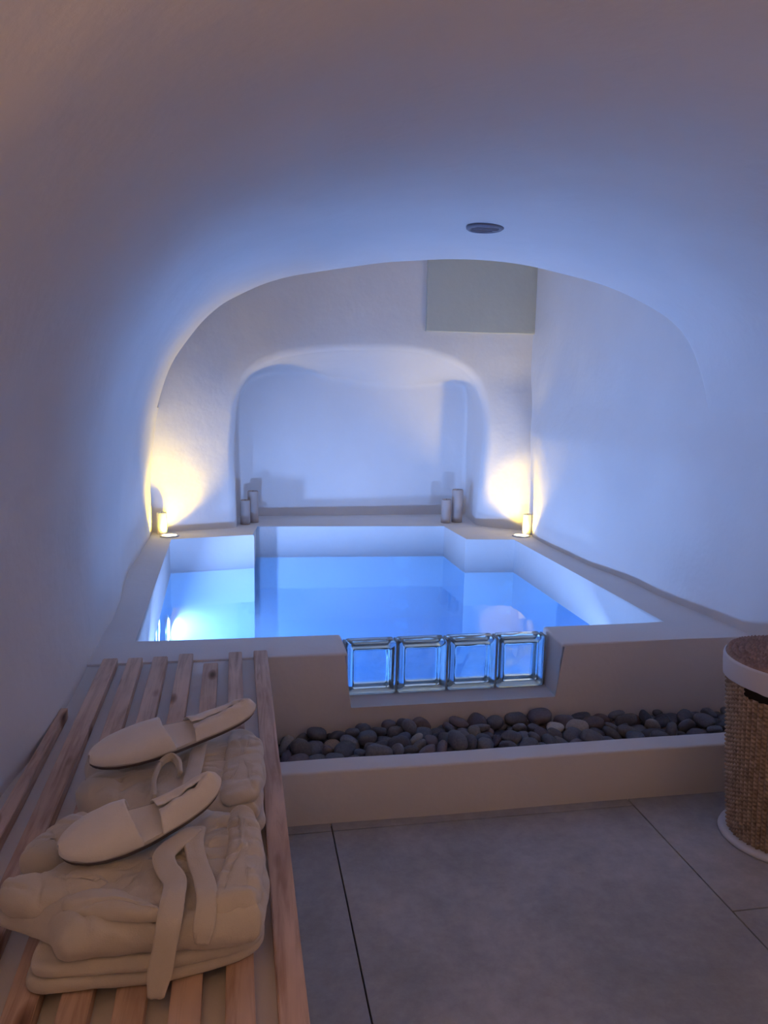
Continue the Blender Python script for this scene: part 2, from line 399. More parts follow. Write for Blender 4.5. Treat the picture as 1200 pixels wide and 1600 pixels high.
# water
b = bmesh.new(); WP = [(-.4085, 3.0765), (-.4665, 5.1685), (.0885, 5.2685), (.1075, 5.6085), (1.5085, 5.5285), (1.5185, 4.9985), (1.8685, 4.9785), (1.8735, 3.0765)]
wt = [b.verts.new((x, y, ZW)) for x, y in WP]; wb = [b.verts.new((x, y, ZF + .002)) for x, y in WP]
b.faces.new(wt); b.faces.new(wb[::-1])
for i in range(8): b.faces.new([wt[i], wt[(i + 1) % 8], wb[(i + 1) % 8], wb[i]])
bmesh.ops.triangulate(b, faces=b.faces)
o = obj('water', b, M_WATER, smooth=False); tag(o, 'glowing blue still water filling the plunge pool', 'water'); o['kind'] = 'stuff'
# underwater lamps inside the front wall, one added in the left wall
LAMP_LABELS = ['round underwater pool lamp near the left front corner of the pool', 'round underwater pool lamp behind the right front block of the pool', 'added underwater lamp in the left side wall of the pool, brightening the vault']
for (lx, ly, rz, pw, tilt), lab in zip([(-0.2, 3.108, -14, 195.0, 34), (1.45, 3.108, 14, 118.0, 34), (-0.395, 4.35, -90, 80.0, 70)], LAMP_LABELS):
    nv = Vector((1, 0, 0)) if rz < -60 else Vector((0, 1, 0)); base = Vector((lx, ly, .115)) - nv * .030
    r = thing('pool_lamp', lab, 'lamp', tuple(base))
    for nm, rad, th, m in (('lamp_ring', .080, .012, M_METAL), ('lamp_glass', .066, .016, M_POOLLAMP)):
        bb = lathe_bm([(rad, 0), (rad, th * .8), (rad * .93, th), (.0, th)], (0, 0, 0), 32)
        bmesh.ops.rotate(bb, verts=bb.verts, cent=(0, 0, 0), matrix=Vector((0, 0, 1)).rotation_difference(nv).to_matrix())
        bmesh.ops.translate(bb, verts=bb.verts, vec=base); obj(nm, bb, m, r)

# glass block screen standing in the notch
scr = thing('glass_block_screen', 'row of four clear square glass blocks set in the notch of the pool wall', 'glass blocks', (.85, 3.0, .237))
GX0, GX1 = .415, 1.280; pitch = (GX1 - GX0) / 4
def rrect(x0, x1, z0, z1, r, n=5):
    pts = []
    for cx, cz, a0 in ((x1 - r, z1 - r, 0), (x0 + r, z1 - r, 90), (x0 + r, z0 + r, 180), (x1 - r, z0 + r, 270)):
        for q in range(n + 1):
            a = math.radians(a0 + 90 * q / n); pts.append((cx + r * math.cos(a), cz + r * math.sin(a)))
    return pts
for q in range(4):
    x0 = GX0 + pitch * q + .005; x1 = GX0 + pitch * (q + 1) - .005; z0, z1 = .240, .463; ya, yb = 2.978, 3.052
    # rim: solid glass frame of the block
    O = rrect(x0, x1, z0, z1, .012); I = rrect(x0 + .025, x1 - .025, z0 + .025, z1 - .025, .014)
    bb, _ = grid_bm([[(x, ya + .004, z) for x, z in O], [(x, ya, z) for x, z in rrect(x0 + .005, x1 - .005, z0 + .005, z1 - .005, .011)], [(x, ya + .003, z) for x, z in I], [(x, yb - .003, z) for x, z in I],
                     [(x, yb, z) for x, z in rrect(x0 + .005, x1 - .005, z0 + .005, z1 - .005, .011)], [(x, yb - .004, z) for x, z in O]], closed_u=True, closed_v=True)
    rim = obj('glass_block', bb, M_GRIM, scr)
    for nm, yy in (('front_pane', ya + .004), ('rear_pane', yb - .012)):
        n2 = 14; r0 = []; r1 = []
        for iz in range(n2 + 1):
            ra = []; rb = []
            for ix in range(n2 + 1):
                x = x0 + .0255 + (x1 - x0 - .051) * ix / n2; z = z0 + .0255 + (z1 - z0 - .051) * iz / n2
                ra.append((x, yy, z)); rb.append((x, yy + .008 + (.0020 + .0035 * max(0, (iz - 10) / 4)) * nz3((x * 1, yy * 3, z), 24, q), z))
            r0.append(ra); r1.append(rb)
        bb = bmesh.new(); _, Va = grid_bm(r0, bm=bb); _, Vb = grid_bm(r1, bm=bb)
        per = lambda VV: [VV[0][i] for i in range(n2)] + [VV[i][n2] for i in range(n2)] + [VV[n2][n2 - i] for i in range(n2)] + [VV[n2 - i][0] for i in range(n2)]
        pa_, pb_ = per(Va), per(Vb)
        for i in range(len(pa_)): bb.faces.new([pa_[i], pa_[(i + 1) % len(pa_)], pb_[(i + 1) % len(pb_)], pb_[i]])
        obj(nm, bb, M_GLASS, rim)
for q in range(5):
    xx = GX0 + pitch * q
    obj('mortar_joint', box_bm((xx - .0045, 2.988, .238), (xx + .0045, 3.042, .462), .001), M_MORTAR, scr)

# ------------------------------------------------------------------ stone trough and curb
b = box_bm((.088, 2.445, -.02), (2.2, 2.542, .195), .009, 3)
bmesh.ops.subdivide_edges(b, edges=[e for e in b.edges if abs(e.verts[0].co.x - e.verts[1].co.x) > 1], cuts=40, use_grid_fill=True)
for v in b.verts:
    v.co.y += .005 * nz3(v.co, 2.1, 6); v.co.z += .003 * nz3(v.co, 2.3, 9) if v.co.z > .1 else 0
o = struct('planter_curb', b, M_CURB); sharp(o, 50)
struct('trough_bed', box_bm((.09, 2.53, 0), (2.2, 2.85, .114)), M_BED, smooth=False)

def pebble_mesh(kk):
    rnd = random.Random(900 + kk); bm = bmesh.new(); bmesh.ops.create_icosphere(bm, subdivisions=3, radius=1)
    rnd_b = rnd.uniform(.62, .9); rnd_c = rnd.uniform(.38, .62); off = Vector((kk * 7.3, kk * 3.1, 1.7))
    for v in bm.verts:
        p = v.co.copy(); n = 1 + .16 * noise.noise(p * .9 + off) + .06 * noise.noise(p * 2.1 + off)
        s = lambda t_: math.copysign(abs(t_) ** .9, t_)
        v.co = Vector((s(p.x), s(p.y) * rnd_b, s(p.z) * rnd_c)) * n
    me = bpy.data.meshes.new('pebble'); bm.to_mesh(me); bm.free()
    for f in me.polygons: f.use_smooth = True
    return me
PEB = [[2, 0.0415, 0.4674, 2.6747, 0.1386, -0.019, -0.035, -1.711],
[3, 0.0286, 1.5018, 2.6733, 0.133, -0.938, 0.015, 0.48],
[4, 0.0426, 0.7592, 2.7711, 0.1429, 0.299, -3.106, -0.229],
[6, 0.0383, 1.1558, 2.6995, 0.137, 1.461, 0.001, -3.026],
[8, 0.0468, 1.5961, 2.7958, 0.141, -0.027, 0.011, -3.023],
[9, 0.0278, 1.7304, 2.811, 0.1591, -2.92, 0.094, 0.549],
[0, 0.0444, 1.0149, 2.7453, 0.1344, 0.02, 0.064, 1.494],
[1, 0.035, 0.9467, 2.8072, 0.1324, -0.136, 0.06, 3.092],
[2, 0.0411, 0.7709, 2.5786, 0.1451, 0.218, 0.563, -1.014],
[4, 0.0292, 1.6961, 2.6499, 0.1377, -1.323, -0.179, 0.676],
[7, 0.0448, 1.9258, 2.7237, 0.1401, 0.219, 2.793, -0.036],
[8, 0.0308, 1.8609, 2.7309, 0.133, -0.054, 3.06, 1.212],
[9, 0.0417, 1.4736, 2.8085, 0.1451, -1.066, 0.351, -0.06],
[2, 0.052, 0.2618, 2.7088, 0.1436, -0.098, 3.011, 0.623],
[3, 0.0306, 0.9838, 2.6804, 0.131, 0.085, -0.072, -1.824],
[4, 0.0276, 1.1262, 2.7449, 0.1323, 0.132, 0.061, -2.073],
[5, 0.0517, 1.733, 2.5847, 0.138, -0.021, 3.053, -0.215],
[8, 0.0346, 0.5325, 2.752, 0.1343, -0.027, 0.011, 1.917],
[0, 0.047, 1.8106, 2.6411, 0.1361, -0.017, -3.102, 0.414],
[1, 0.038, 1.9664, 2.6829, 0.1325, 0.195, 0.038, -2.325],
[2, 0.038, 0.4678, 2.7784, 0.136, -0.098, 3.011, -0.67],
[5, 0.0274, 1.7414, 2.6489, 0.1355, 2.394, -0.411, -1.42],
[6, 0.0359, 1.9074, 2.7956, 0.1358, 1.431, 0.068, -1.401],
[7, 0.0404, 1.7211, 2.7065, 0.1313, -3.101, -0.007, -0.178],
[2, 0.041, 0.666, 2.5747, 0.1741, 0.459, 0.516, -3.138],
[3, 0.0368, 0.6595, 2.659, 0.1409, 1.828, -0.316, 1.053],
[4, 0.0529, 0.7677, 2.6679, 0.1554, 1.768, 0.169, 1.833],
[5, 0.0428, 1.4016, 2.7897, 0.1341, -0.036, 3.084, 1.189],
[7, 0.0425, 0.9083, 2.6759, 0.1322, 0.057, 3.139, 0.295],
[1, 0.0501, 0.6875, 2.7392, 0.1638, 0.107, -0.088, 0.87],
[2, 0.0331, 1.8569, 2.8027, 0.1411, 0.205, -2.505, -0.198],
[4, 0.0315, 0.2221, 2.8076, 0.1406, -0.102, 0.763, 2.741],
[5, 0.0419, 0.1549, 2.636, 0.1479, 1.95, -0.044, 1.574],
[8, 0.0394, 1.5012, 2.58, 0.175, -0.431, 0.032, 1.802],
[9, 0.032, 1.0317, 2.8087, 0.1372, 0.145, 0.576, 2.492],
[0, 0.0471, 0.6935, 2.8094, 0.1597, -1.457, 0.591, 0.195],
[1, 0.0467, 1.955, 2.7907, 0.1506, -0.422, -0.57, -2.062],
[4, 0.0408, 0.552, 2.5818, 0.1403, 0.132, 0.062, -2.274],
[6, 0.028, 1.5282, 2.7934, 0.1322, -0.22, -0.01, 0.817],
[8, 0.0298, 0.5564, 2.5795, 0.1878, 0.671, 0.158, -1.477],
[0, 0.0419, 2.0386, 2.6824, 0.1338, 3.065, -0.001, -0.763],
[1, 0.0295, 0.9533, 2.63, 0.129, 0.022, 0.023, -1.505],
[2, 0.0402, 0.3889, 2.5643, 0.1491, 1.454, -0.49, -0.058],
[3, 0.0365, 1.3595, 2.6779, 0.1349, -2.916, -0.02, 1.399],
[4, 0.0414, 0.2613, 2.6179, 0.1419, 0.201, -3.128, 0.642],
[5, 0.0301, 1.4472, 2.7677, 0.1401, -2.791, 0.87, 0.34],
[6, 0.0367, 0.9101, 2.7343, 0.1373, -0.212, -0.009, -0.107],
[7, 0.0377, 0.4319, 2.7403, 0.1565, 0.131, 0.164, -0.42],
[8, 0.0284, 1.7164, 2.8095, 0.1317, 3.118, 0.082, -0.173],
[9, 0.0426, 1.2097, 2.6745, 0.1517, -1.0, -0.803, 2.719],
[0, 0.0492, 1.7875, 2.788, 0.1364, 0.068, 0.023, 0.444],
[1, 0.0434, 1.8179, 2.7486, 0.1662, -2.51, -0.218, 0.551],
[2, 0.045, 0.7065, 2.6138, 0.1399, -0.134, 3.1, -0.24],
[3, 0.0383, 1.1884, 2.7413, 0.1359, 0.204, -3.124, -0.448],
[4, 0.0407, 0.8477, 2.7236, 0.16, 0.015, -0.28, -1.997],
[5, 0.0442, 1.5798, 2.7056, 0.1347, -0.022, 3.054, 0.573],
[6, 0.0364, 0.5197, 2.6351, 0.1373, -0.07, 0.021, 1.438],
[7, 0.0375, 0.6569, 2.7718, 0.13, 0.052, -0.026, 2.641],
[9, 0.0336, 0.9296, 2.6936, 0.1632, -0.196, -0.052, -0.219],
[2, 0.0286, 0.4238, 2.6029, 0.1717, 0.148, 0.198, 0.957],
[3, 0.037, 0.7238, 2.5788, 0.1807, -2.067, 0.435, -1.913],
[4, 0.0373, 2.0647, 2.7373, 0.1581, -1.273, -0.634, -0.132],
[5, 0.0473, 0.3692, 2.6313, 0.1755, -0.308, 3.04, 1.007],
[6, 0.0391, 0.8731, 2.7925, 0.1376, 1.428, 0.074, -1.171],
[7, 0.042, 0.9161, 2.728, 0.1817, 0.444, 0.135, 2.828],
[8, 0.0321, 0.1676, 2.8006, 0.1347, -0.103, 2.908, 1.695],
[9, 0.0356, 1.0334, 2.6511, 0.135, -0.193, 0.229, 2.994],
[0, 0.0272, 1.6422, 2.6814, 0.1356, -1.082, 0.122, -0.42],
[2, 0.0437, 0.9252, 2.794, 0.1733, 2.201, -0.251, 1.971],
[3, 0.039, 1.4079, 2.7046, 0.1354, 0.042, -0.03, 1.83],
[4, 0.0427, 0.1931, 2.5801, 0.1652, 0.148, -0.039, 0.599],
[6, 0.0499, 0.484, 2.5714, 0.1856, -0.11, 0.141, -0.093],
[8, 0.0291, 0.3266, 2.7267, 0.1431, 1.607, 0.985, -1.321],
[9, 0.0307, 1.1166, 2.7997, 0.1317, -0.241, 0.106, -1.337],
[0, 0.0422, 1.795, 2.6939, 0.151, 2.115, 0.493, 0.46],
[1, 0.0296, 1.0814, 2.7426, 0.13, -0.237, -2.896, 0.806],
[2, 0.0314, 0.7056, 2.6738, 0.1679, -0.099, 0.183, -1.435],
[3, 0.0437, 0.3988, 2.6942, 0.1649, -0.613, -2.706, -0.814],
[4, 0.0368, 1.2491, 2.5697, 0.1554, 1.263, -0.371, 0.387],
[6, 0.0416, 0.5865, 2.7524, 0.1728, 1.784, -0.298, -2.403],
[7, 0.0358, 0.7959, 2.7194, 0.1771, -1.147, -0.192, -1.299],
[8, 0.0408, 0.1608, 2.7386, 0.1535, 0.971, 2.475, 1.036],
[9, 0.0301, 1.1454, 2.7367, 0.1643, -0.121, 0.084, 1.902],
[0, 0.0406, 1.0611, 2.5754, 0.1728, -0.189, 0.205, 3.078],
[1, 0.0435, 1.207, 2.7925, 0.1378, 0.316, 3.052, -0.548],
[3, 0.0342, 1.0836, 2.6253, 0.1481, 0.552, 0.776, -0.669],
[4, 0.0277, 0.3384, 2.8128, 0.1355, 1.417, 0.018, 2.98],
[5, 0.0316, 1.5412, 2.6404, 0.1292, 3.105, 0.058, -1.154],
[7, 0.0399, 1.0041, 2.639, 0.1587, 2.851, -0.346, 1.126],
[8, 0.0382, 1.6706, 2.6066, 0.1759, -1.591, 1.35, 1.158],
[0, 0.0275, 0.9625, 2.7108, 0.1383, 0.352, -0.804, -1.053],
[1, 0.0428, 0.54, 2.7021, 0.1607, 3.065, 0.198, -0.475],
[2, 0.0331, 0.9101, 2.6117, 0.1373, 0.047, -0.464, 0.322],
[3, 0.0519, 0.8421, 2.6494, 0.1442, 3.023, -0.165, -1.039],
[4, 0.0351, 0.5253, 2.809, 0.1447, 2.048, 0.545, 0.071],
[6, 0.0395, 0.5671, 2.8, 0.1793, -0.123, -0.295, -2.421],
[7, 0.0337, 0.9606, 2.6542, 0.1608, 2.221, 0.254, 1.318],
[8, 0.0346, 2.0431, 2.7967, 0.1483, -0.964, -0.21, -1.997],
[9, 0.0412, 1.9431, 2.6521, 0.1664, -0.347, -0.313, -0.337],
[1, 0.0362, 0.3232, 2.5691, 0.1794, -0.051, 0.032, 3.024],
[2, 0.0354, 1.2546, 2.7121, 0.1348, -3.129, -0.058, -0.875],
[3, 0.0294, 0.8043, 2.7773, 0.1704, 0.608, -0.048, 2.028],
[4, 0.0311, 0.8258, 2.7844, 0.1357, 3.096, -0.009, -1.159],
[5, 0.0313, 0.2106, 2.7597, 0.1291, -0.056, 3.126, 0.307],
[6, 0.0491, 0.7865, 2.5935, 0.205, -1.96, 0.141, -1.384],
[8, 0.0374, 0.4042, 2.8032, 0.1424, -3.111, -0.506, -0.119],
[0, 0.0449, 1.657, 2.7728, 0.1545, 0.526, 0.794, 0.141],
[1, 0.0367, 1.2307, 2.7234, 0.1673, -0.188, 3.09, -0.679],
[2, 0.0422, 1.2763, 2.6481, 0.1605, 0.562, -0.005, -0.669],
[3, 0.0425, 1.5032, 2.6468, 0.1659, 0.192, 0.131, -0.624],
[4, 0.0428, 0.5745, 2.6361, 0.1836, -1.17, -0.056, 3.0],
[5, 0.04, 1.6499, 2.7081, 0.1506, -0.183, 2.092, -2.381],
[6, 0.0311, 0.3127, 2.7763, 0.1329, 1.473, -0.025, 2.077],
[7, 0.0324, 1.1501, 2.7994, 0.1396, -1.047, 0.236, -1.345],
[8, 0.0352, 1.7213, 2.7608, 0.1469, 1.068, -0.616, -0.41],
[9, 0.0412, 1.9482, 2.6199, 0.1355, -0.083, -0.036, -0.128],
[1, 0.0462, 1.3122, 2.6942, 0.1749, -1.994, -0.064, -0.527],
[2, 0.0341, 1.4603, 2.7108, 0.1341, -3.131, 0.027, 1.397],
[3, 0.0347, 0.6033, 2.5606, 0.1489, -1.655, 1.01, 0.032],
[4, 0.0444, 0.997, 2.7865, 0.174, -2.712, -0.444, -1.364],
[5, 0.0421, 0.9815, 2.5803, 0.1625, 1.615, -0.265, -0.946],
[6, 0.0313, 0.9612, 2.7533, 0.1455, -0.442, 2.372, -1.195],
[7, 0.0404, 1.3264, 2.7959, 0.141, -0.582, 0.333, -0.401],
[8, 0.0446, 1.8704, 2.6947, 0.1687, 0.032, 0.109, -1.118],
[9, 0.0349, 1.6995, 2.725, 0.1605, -2.913, -0.434, -0.487],
[0, 0.0419, 0.8299, 2.5975, 0.1851, -0.851, 2.435, -0.779],
[1, 0.0308, 0.3052, 2.6481, 0.1655, -0.607, -1.221, -1.415],
[2, 0.0379, 0.3584, 2.7682, 0.1648, 2.789, -0.502, -0.926],
[3, 0.0285, 0.5109, 2.6608, 0.1715, 0.017, -0.177, -0.099],
[4, 0.0395, 1.0859, 2.685, 0.1441, -0.005, -2.785, -1.227],
[5, 0.045, 1.4429, 2.6492, 0.1556, 0.255, -0.84, 3.003],
[6, 0.0379, 0.4745, 2.6289, 0.1736, -0.21, 0.087, -0.389],
[7, 0.0374, 0.3306, 2.6894, 0.1638, -0.591, -3.037, 0.062],
[8, 0.0412, 1.2145, 2.6191, 0.1444, 3.03, 0.499, -0.336],
[9, 0.0395, 1.0079, 2.6154, 0.1918, -2.715, -0.042, -0.462],
[1, 0.0347, 1.4941, 2.7565, 0.1357, 0.569, -0.273, 2.383],
[2, 0.0361, 1.9976, 2.7423, 0.1409, -2.943, -0.492, -0.219],
[3, 0.034, 1.3805, 2.6563, 0.1638, 0.115, -0.512, 3.109],
[4, 0.0444, 1.0923, 2.8, 0.1778, 2.799, 0.001, 0.046],
[5, 0.0347, 0.6353, 2.7357, 0.2012, 1.696, -0.307, 2.159],
[6, 0.0449, 1.551, 2.7464, 0.1671, -1.378, 0.385, 2.68],
[7, 0.0322, 1.4047, 2.6389, 0.128, 0.046, -0.049, 2.51],
[8, 0.0452, 0.4624, 2.6972, 0.1863, 2.937, 0.132, 1.361],
[9, 0.0325, 0.608, 2.5898, 0.1774, 1.999, 0.042, 0.018],
[0, 0.036, 0.6437, 2.6711, 0.176, -0.683, -0.49, 0.63],
[1, 0.0375, 1.5371, 2.8054, 0.1668, 2.851, -0.142, 0.143],
[2, 0.0516, 1.1907, 2.7889, 0.1868, -0.061, 0.159, -3.113],
[3, 0.0502, 1.6169, 2.6407, 0.1463, -0.886, -0.009, 3.062],
[4, 0.0376, 1.1574, 2.5969, 0.1696, 2.656, 0.289, -1.249],
[5, 0.043, 0.6306, 2.7909, 0.1769, -1.794, 0.243, 2.112],
[6, 0.0291, 2.0091, 2.8009, 0.133, -2.1, -0.094, 1.399],
[9, 0.0363, 1.09, 2.7454, 0.1645, -0.571, 0.321, 0.503],
[1, 0.0327, 1.5181, 2.7103, 0.1449, -2.087, 2.26, 0.012],
[2, 0.049, 1.3228, 2.5862, 0.1833, 2.924, 0.255, -0.356],
[3, 0.0296, 0.7085, 2.6787, 0.1319, 2.17, 0.069, -2.411],
[4, 0.0423, 1.3862, 2.7093, 0.1803, 0.253, -0.1, -0.275],
[5, 0.0365, 2.0089, 2.6239, 0.14, -2.461, -0.101, 2.064],
[6, 0.0371, 0.1894, 2.6974, 0.1682, -0.472, -0.276, 0.791],
[7, 0.0317, 0.7322, 2.7219, 0.1457, 0.392, 1.265, 2.649],
[8, 0.038, 0.4615, 2.7945, 0.1774, -0.22, 0.251, 1.065],
[9, 0.0297, 0.7839, 2.8165, 0.1402, 1.355, 2.603, 0.043],
[0, 0.0361, 1.1201, 2.5776, 0.151, 1.763, -0.501, -1.487],
[1, 0.049, 1.2844, 2.7603, 0.1648, -0.926, 2.826, -0.802],
[2, 0.0446, 0.2784, 2.7837, 0.1741, -0.185, -0.214, -1.289],
[3, 0.0413, 2.1037, 2.8096, 0.1532, 1.805, -0.894, -0.306],
[4, 0.0416, 0.8914, 2.5851, 0.1798, -0.093, -0.144, -2.144],
[5, 0.0404, 1.3743, 2.799, 0.1682, 2.925, -0.199, -0.12],
[6, 0.0296, 1.0714, 2.7854, 0.1358, -1.547, -0.462, -2.288],
[8, 0.0284, 0.2668, 2.7898, 0.1316, 3.059, 0.047, -1.573],
[9, 0.0345, 0.645, 2.621, 0.1737, -1.908, 2.323, 0.1],
[0, 0.041, 0.8488, 2.7933, 0.1811, -0.215, 0.05, -1.034],
[1, 0.035, 0.8815, 2.6809, 0.1808, -0.309, -1.153, 1.704],
[2, 0.03, 1.1114, 2.64, 0.1723, 2.326, 0.057, -1.243],
[3, 0.0357, 0.9063, 2.6467, 0.1721, 1.521, 0.339, 0.255],
[4, 0.0456, 0.2103, 2.6504, 0.1814, 1.775, 0.872, 0.378],
[5, 0.0401, 0.5137, 2.7536, 0.1807, -0.358, -0.573, -1.202],
[6, 0.0281, 0.4129, 2.742, 0.1896, 1.319, 0.048, -3.062],
[7, 0.0378, 1.8842, 2.6624, 0.1302, 0.048, -0.049, -1.003],
[8, 0.0314, 1.1497, 2.6697, 0.1716, -2.881, 0.298, -0.956],
[9, 0.0383, 0.6019, 2.6955, 0.1762, 0.266, 3.133, 1.066],
[0, 0.035, 1.8691, 2.6226, 0.1642, 0.329, -2.954, 0.677],
[1, 0.03, 1.0311, 2.6901, 0.144, -1.574, 2.142, 0.097],
[2, 0.0304, 0.8259, 2.6637, 0.1863, 0.095, -0.067, -0.601],
[3, 0.0318, 1.4008, 2.6041, 0.1543, -2.804, -0.011, -1.271],
[4, 0.0389, 1.6127, 2.5834, 0.166, 3.019, 0.155, -0.478]]
PM = {}
FLAT = []
for q in range(10):
    r_ = random.Random(900 + q); r_.uniform(.62, .9); FLAT.append(r_.uniform(.38, .62))
def pmesh(kk, m):
    if (kk, m.name) not in PM:
        me = pebble_mesh(kk); me.materials.append(m); PM[(kk, m.name)] = me
    return PM[(kk, m.name)]
LAB = {}
SPECIAL = {132: ('speck', 'speckled tan round stone at the left end of the trough'), 81: ('pale', 'pale grey stone at the far left end of the trough'), 171: ('pale', 'light grey stone in mid trough below the glass blocks'), 144: ('pale', 'pale brownish stone left of the middle of the trough'), 107: ('pale', 'pale grey stone below the right edge of the notch'), 116: ('pale', 'pale flat oval stone right of the notch'), 111: ('pale', 'pale long oval stone toward the hamper')}
rp = random.Random(12)
MT = {'dark': M_STONE, 'purple': M_STONE2, 'pale': M_PALE, 'speck': M_SPECK}
for idx, (kk, s, x, y, z, ra, rb_, rc) in enumerate(PEB):
    kind = 'purple' if rp.random() < .22 else 'dark'
    lab = None
    if idx in SPECIAL: kind, lab = SPECIAL[idx]
    o = bpy.data.objects.new('pebble', pmesh(kk, MT[kind])); C.objects.link(o)
    o.location = (x, y, z); o.rotation_euler = (ra, rb_, rc); o.scale = (s, s, s)
    if lab: tag(o, lab, 'stone', 'pale and speckled stones in the trough'); continue
    zones = [(.40, 'below the left wall block'), (.63, 'below the first glass block from left'), (.85, 'below the second glass block from left'), (1.06, 'below the third glass block from left'),
             (1.28, 'below the fourth glass block'), (1.50, 'just right of the notch'), (1.72, 'below the right wall block'), (9, 'near the wicker hamper')]
    zone = next(t_ for lim, t_ in zones if x < lim)
    row = 'against the curb' if y < 2.615 else 'against the pool wall' if y > 2.755 else 'in mid trough'
    size = 'large' if s > .042 else 'small' if s < .033 else 'medium'
    shape = 'flat' if FLAT[kk] < .47 else 'plump'
    col = 'purplish' if kind == 'purple' else 'dark'
    tag(o, '%s %s %s pebble %s, %s' % (size, shape, col, row, zone), 'stone', '%s pebbles in the trough %s' % (col, zone))
    LAB.setdefault(o['label'], []).append(o)
for lab, os_ in LAB.items():
    n_ = len(os_); os_.sort(key=lambda o_: o_.location.x)
    if n_ == 1: continue
    names_ = {2: ['left-hand', 'right-hand'], 3: ['leftmost', 'middle', 'rightmost']}.get(n_) or ['leftmost', 'second-from-left', 'third-from-left', 'fourth-from-left', 'fifth-from-left', 'sixth-from-left', 'seventh-from-left'][:n_ - 1] + ['rightmost']
    for o_, q_ in zip(os_, names_): o_['label'] = q_ + ' ' + lab

# ------------------------------------------------------------------ floor tiles
fl = struct('floor', box_bm((-.9, -1.7, -.06), (2.6, 2.6, -.012)), M_GROUT, smooth=False)
cols = [(-.817, .297, [-2.05, -.94, .172, 1.286, 2.40, 2.6]), (.297, 1.411, [-2.05, -.94, .172, 1.286, 2.40, 2.6]), (1.411, 2.525, [-1.5, -.41, .70, 1.815, 2.6])]
for xa, xb, yy in cols:
    for ya, yb in zip(yy, yy[1:]):
        ya = max(ya, -1.68); yb = min(yb, 2.5); xb_ = min(xb, 2.5)
        if yb - ya < .04: continue
        cx, cy = (xa + xb_) / 2, (ya + yb) / 2
        obj('tile', box_bm((xa + .0022, ya + .0022, -.012), (xb_ - .0022, yb - .0022, 0), .0012, 2), M_TILE, fl, smooth=False)

# ------------------------------------------------------------------ masonry bench and its slatted top
b = box_bm((-.75, .70, -.02), (.084, 2.86, .466), .012, 3); o = struct('bench_base', b, M_CURB); sharp(o, 40)
bench = thing('bench_slats', 'slatted pine bench top of eight long boards lying on the plastered ledge', 'bench', (-.23, 1.8, .467))
def slat(x0, x1, y0, y1, x0b=None, x1b=None, z0=.4675, z1=.500, seed=0):
    x0b = x0 if x0b is None else x0b; x1b = x1 if x1b is None else x1b
    b = bmesh.new(); bmesh.ops.create_cube(b, size=1)
    bmesh.ops.bevel(b, geom=list(b.edges), offset=.06, segments=2, affect='EDGES')
    for v in b.verts:
        # bevel made on unit cube; rescale so edges stay about 2 mm
        sx = (x1 - x0); c = v.co.copy()
        def q(t_, L):
            e = .5 - abs(t_); return math.copysign(.5 - e / .06 * .0022 / L if e < .0601 else 0, t_)
        u, vv, ww = q(c.x, sx) + .5, q(c.y, y1 - y0) + .5, q(c.z, z1 - z0) + .5
        v.co = Vector(((x0 + (x1 - x0) * u) * (1 - vv) + (x0b + (x1b - x0b) * u) * vv, y0 + (y1 - y0) * vv, z0 + (z1 - z0) * ww))
    bmesh.ops.subdivide_edges(b, edges=[e for e in b.edges if abs(e.verts[0].co.y - e.verts[1].co.y) > .5], cuts=24, use_grid_fill=True)
    for v in b.verts: v.co.x += .0012 * nz3((seed, v.co.y, 0), 3, seed); v.co.z += .0008 * nz3((seed, v.co.y, 0), 4, seed + 5)
    return b
SL = [(-.576, -.527, 2.385, -.553, -.532), (-.478 + .0, -.43, 2.818, -.500, -.448), (-.381, -.331, 2.812, -.411, -.360), (-.296, -.247, 2.820, -.324, -.272), (-.209, -.160, 2.834, -.232, -.181),
      (-.121, -.071, 2.722, -.138, -.087), (-.032, .016, 2.836, -.051, -.002), (.053, .101, 2.838, .042, .093)]
for q, (a, c, yend, ab, cb) in enumerate(SL):
    # edges measured at y=1.09 and at the far end, extended to the near end of the bench
    yn = .72; f = (yn - 1.09) / (yend - 1.09)
    an, cn = a + (ab - a) * f, c + (cb - c) * f
    o = obj('slat', slat(an, cn, yn, yend, ab, cb, seed=q * 3.7, z1=.500 + (.001 * (q % 3))), M_WOOD, bench); sharp(o, 35)

